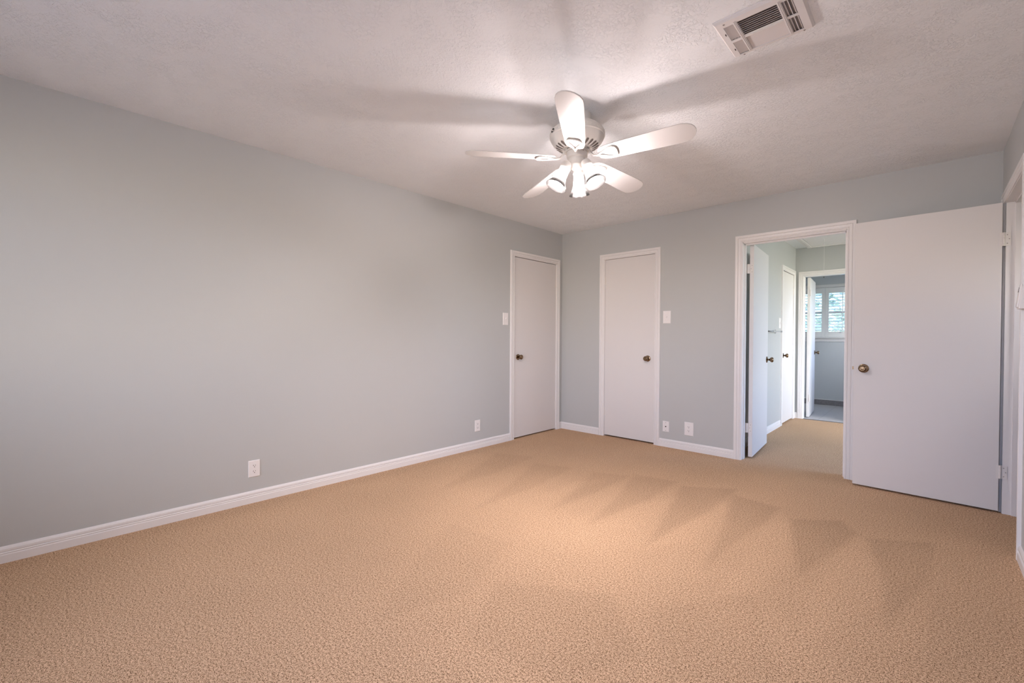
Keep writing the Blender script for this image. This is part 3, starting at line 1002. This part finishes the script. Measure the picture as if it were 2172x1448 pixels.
cdo = cd.build('pull_cord', 'white', ah)
MB().lathe([(0, 0), (.004, .002), (.006, .008), (.006, .014), (.003, .019), (0, .02)], 12, (.280, 1.05, -.512)).build('bead', 'strip', cdo)
tag(ah, 'white framed attic hatch with hanging pull cord on the hall ceiling', 'ceiling hatch')

# ------------------------------------------------------------------ far window with shutters
def window(name, label, x0, x1, z0, z1, yi, yo, sgn, pane='pane'):
    """yi: room face, yo: outside face, sgn: +1 when the room is on the -y side"""
    mb = MB()
    ym = (yi + yo) / 2
    a, b_ = sorted((ym - .02, ym + .02))
    t = .035
    mb.box((x0, a, z0), (x0 + t, b_, z1))
    mb.box((x1 - t, a, z0), (x1, b_, z1))
    mb.box((x0, a, z0), (x1, b_, z0 + t))
    mb.box((x0, a, z1 - t), (x1, b_, z1))
    zc = (z0 + z1) / 2
    mb.box((x0, a, zc - .018), (x1, b_, zc + .018))
    w = mb.build(name, 'white')
    tag(w, label, 'window', kind='structure')
    MB().box((x0 + t, ym - .002, z0 + t), (x1 - t, ym + .002, z1 - t)).build('pane', pane, w)
    s_ = MB()
    ya, yb = sorted((yi + sgn * .05, yi - sgn * .035))
    s_.box((x0 - .06, min(yi, yi - sgn * .035), z0 - .02), (x1 + .06, max(yi, yi - sgn * .035), z0))
    s_.box((x0 - .05, min(yi, yi - sgn * .012), z0 - .075), (x1 + .05, max(yi, yi - sgn * .012), z0 - .02))
    # casing sides and head
    ca, cb = min(yi, yi - sgn * .016), max(yi, yi - sgn * .016)
    s_.box((x0 - .05, ca, z0), (x0, cb, z1 + .05))
    s_.box((x1, ca, z0), (x1 + .05, cb, z1 + .05))
    s_.box((x0, ca, z1), (x1, cb, z1 + .05))
    s_.build('window_casing', 'white', w, bevel=.003)
    return w


window('window_1', 'bright window behind white shutters in the far tiled room', 1.58, 2.56, 1.17, 2.03, 4.8, 4.92, 1)
window('added_window_2', 'wide added bedroom window out of view, bringing in daylight', .7, 3.65, .95, 2.25, -6.2, -6.32, -1, 'tinted_pane')  # added behind the camera to raise the bedroom's daylight


def window_x(name, label, y0, y1, z0, z1, xa, xb, pane='pane'):
    mb = MB()
    xm, t = (xa + xb) / 2, .035
    mb.box((xm - .02, y0, z0), (xm + .02, y0 + t, z1))
    mb.box((xm - .02, y1 - t, z0), (xm + .02, y1, z1))
    mb.box((xm - .02, y0, z0), (xm + .02, y1, z0 + t))
    mb.box((xm - .02, y0, z1 - t), (xm + .02, y1, z1))
    w = tag(mb.build(name, 'white'), label, 'window', kind='structure')
    MB().box((xm - .002, y0 + t, z0 + t), (xm + .002, y1 - t, z1 - t)).build('pane', pane, w)
    return w


window_x('added_window_3', 'added unseen hall window opposite the towel bar', .45, 2.55, .45, 2.25, 5.2, 5.32)  # added out of view to light the hall
window_x('added_window_4', 'added unseen side window of the far tiled room', 3.35, 4.45, .95, 2.15, 3.6, 3.7)  # added out of view to brighten the tiled room
window_x('added_window_5', 'small added window out of view behind the right doorway', -.825, -.375, 1.305, 1.855, 4.6, 4.7, 'tinted_pane')  # added to throw light onto the far carpet and wide door
window_x('added_window_6', 'small high added window on the unseen part of the right wall', -5.9, -5.4, 1.7, 2.1, 3.746, 3.866, 'tinted_pane')  # added out of view to brighten the near end of the left wall


def make_shutter(x0, x1):
    r = empty('plantation_shutter', (x0, 4.815, 1.172))
    w, h = x1 - x0, .856
    st, rl = .050, .095
    mb = MB()
    mb.box((0, 0, 0), (st, .028, h))
    mb.box((w - st, 0, 0), (w, .028, h))
    mb.box((st, 0, 0), (w - st, .028, rl))
    mb.box((st, 0, h - rl), (w - st, .028, h))
    mb.build('frame', 'louver', r, bevel=.002)
    n = 13
    for k in range(n):
        z = rl + (k + .5) * (h - 2 * rl) / n
        lv = MB()
        pts = []
        for q in range(14):
            a = 2 * math.pi * q / 14
            y, zz = .027 * math.cos(a), .0055 * math.sin(a)
            c, s_ = math.cos(R(12)), math.sin(R(12))
            pts.append((y * c - zz * s_, y * s_ + zz * c))
        n_ = len(pts)
        lv.add([(st, .014 + y, z + zz) for y, zz in pts] + [(w - st, .014 + y, z + zz) for y, zz in pts],
               [tuple(range(n_)), tuple(range(n_, 2 * n_))] + [(i, (i + 1) % n_, n_ + (i + 1) % n_, n_ + i) for i in range(n_)], 0, True)
        lv.build('louver', 'louver', r)
    MB().box((w / 2 - .005, -.018, rl - .02), (w / 2 + .005, -.010, h - rl + .03)).build('tilt_rod', 'louver', r)
    return r


for x0, x1, lab in ((1.583, 2.066, 'white louvered shutter panel on the left, partly behind the open far door'),
                    (2.068, 2.557, 'white louvered shutter panel with its tilt rod in full view')):
    tag(make_shutter(x0, x1), lab, 'shutter', 'shutter panels in the far window')

# hedge outside the far window
mb = MB()
hx, hz = 60, 26
vs = [(-3 + 9 * i / hx, 8.75 + rng.gauss(0, .08), -.3 + 3.9 * j / hz) for j in range(hz + 1) for i in range(hx + 1)]
mb.add(vs, [(j * (hx + 1) + i, j * (hx + 1) + i + 1, (j + 1) * (hx + 1) + i + 1, (j + 1) * (hx + 1) + i) for j in range(hz) for i in range(hx)])
for k in range(14000):
    p = Vector((rng.uniform(-2.5, 5.5), 8.2 + rng.gauss(0, .5), rng.uniform(-.3, 3.4)))
    a, t, s_ = rng.uniform(0, 6.28), rng.uniform(-.9, .9), rng.uniform(.035, .075)
    u = Vector((math.cos(a), math.sin(a), t)).normalized()
    v = u.orthogonal().normalized()
    mb.add([p - u * s_, p + v * s_ * .45, p + u * s_, p - v * s_ * .45], [(0, 1, 2, 3)])
tag(mb.build('hedge', 'leaf'), 'green hedge outside beyond the shuttered window', 'hedge', kind='stuff')
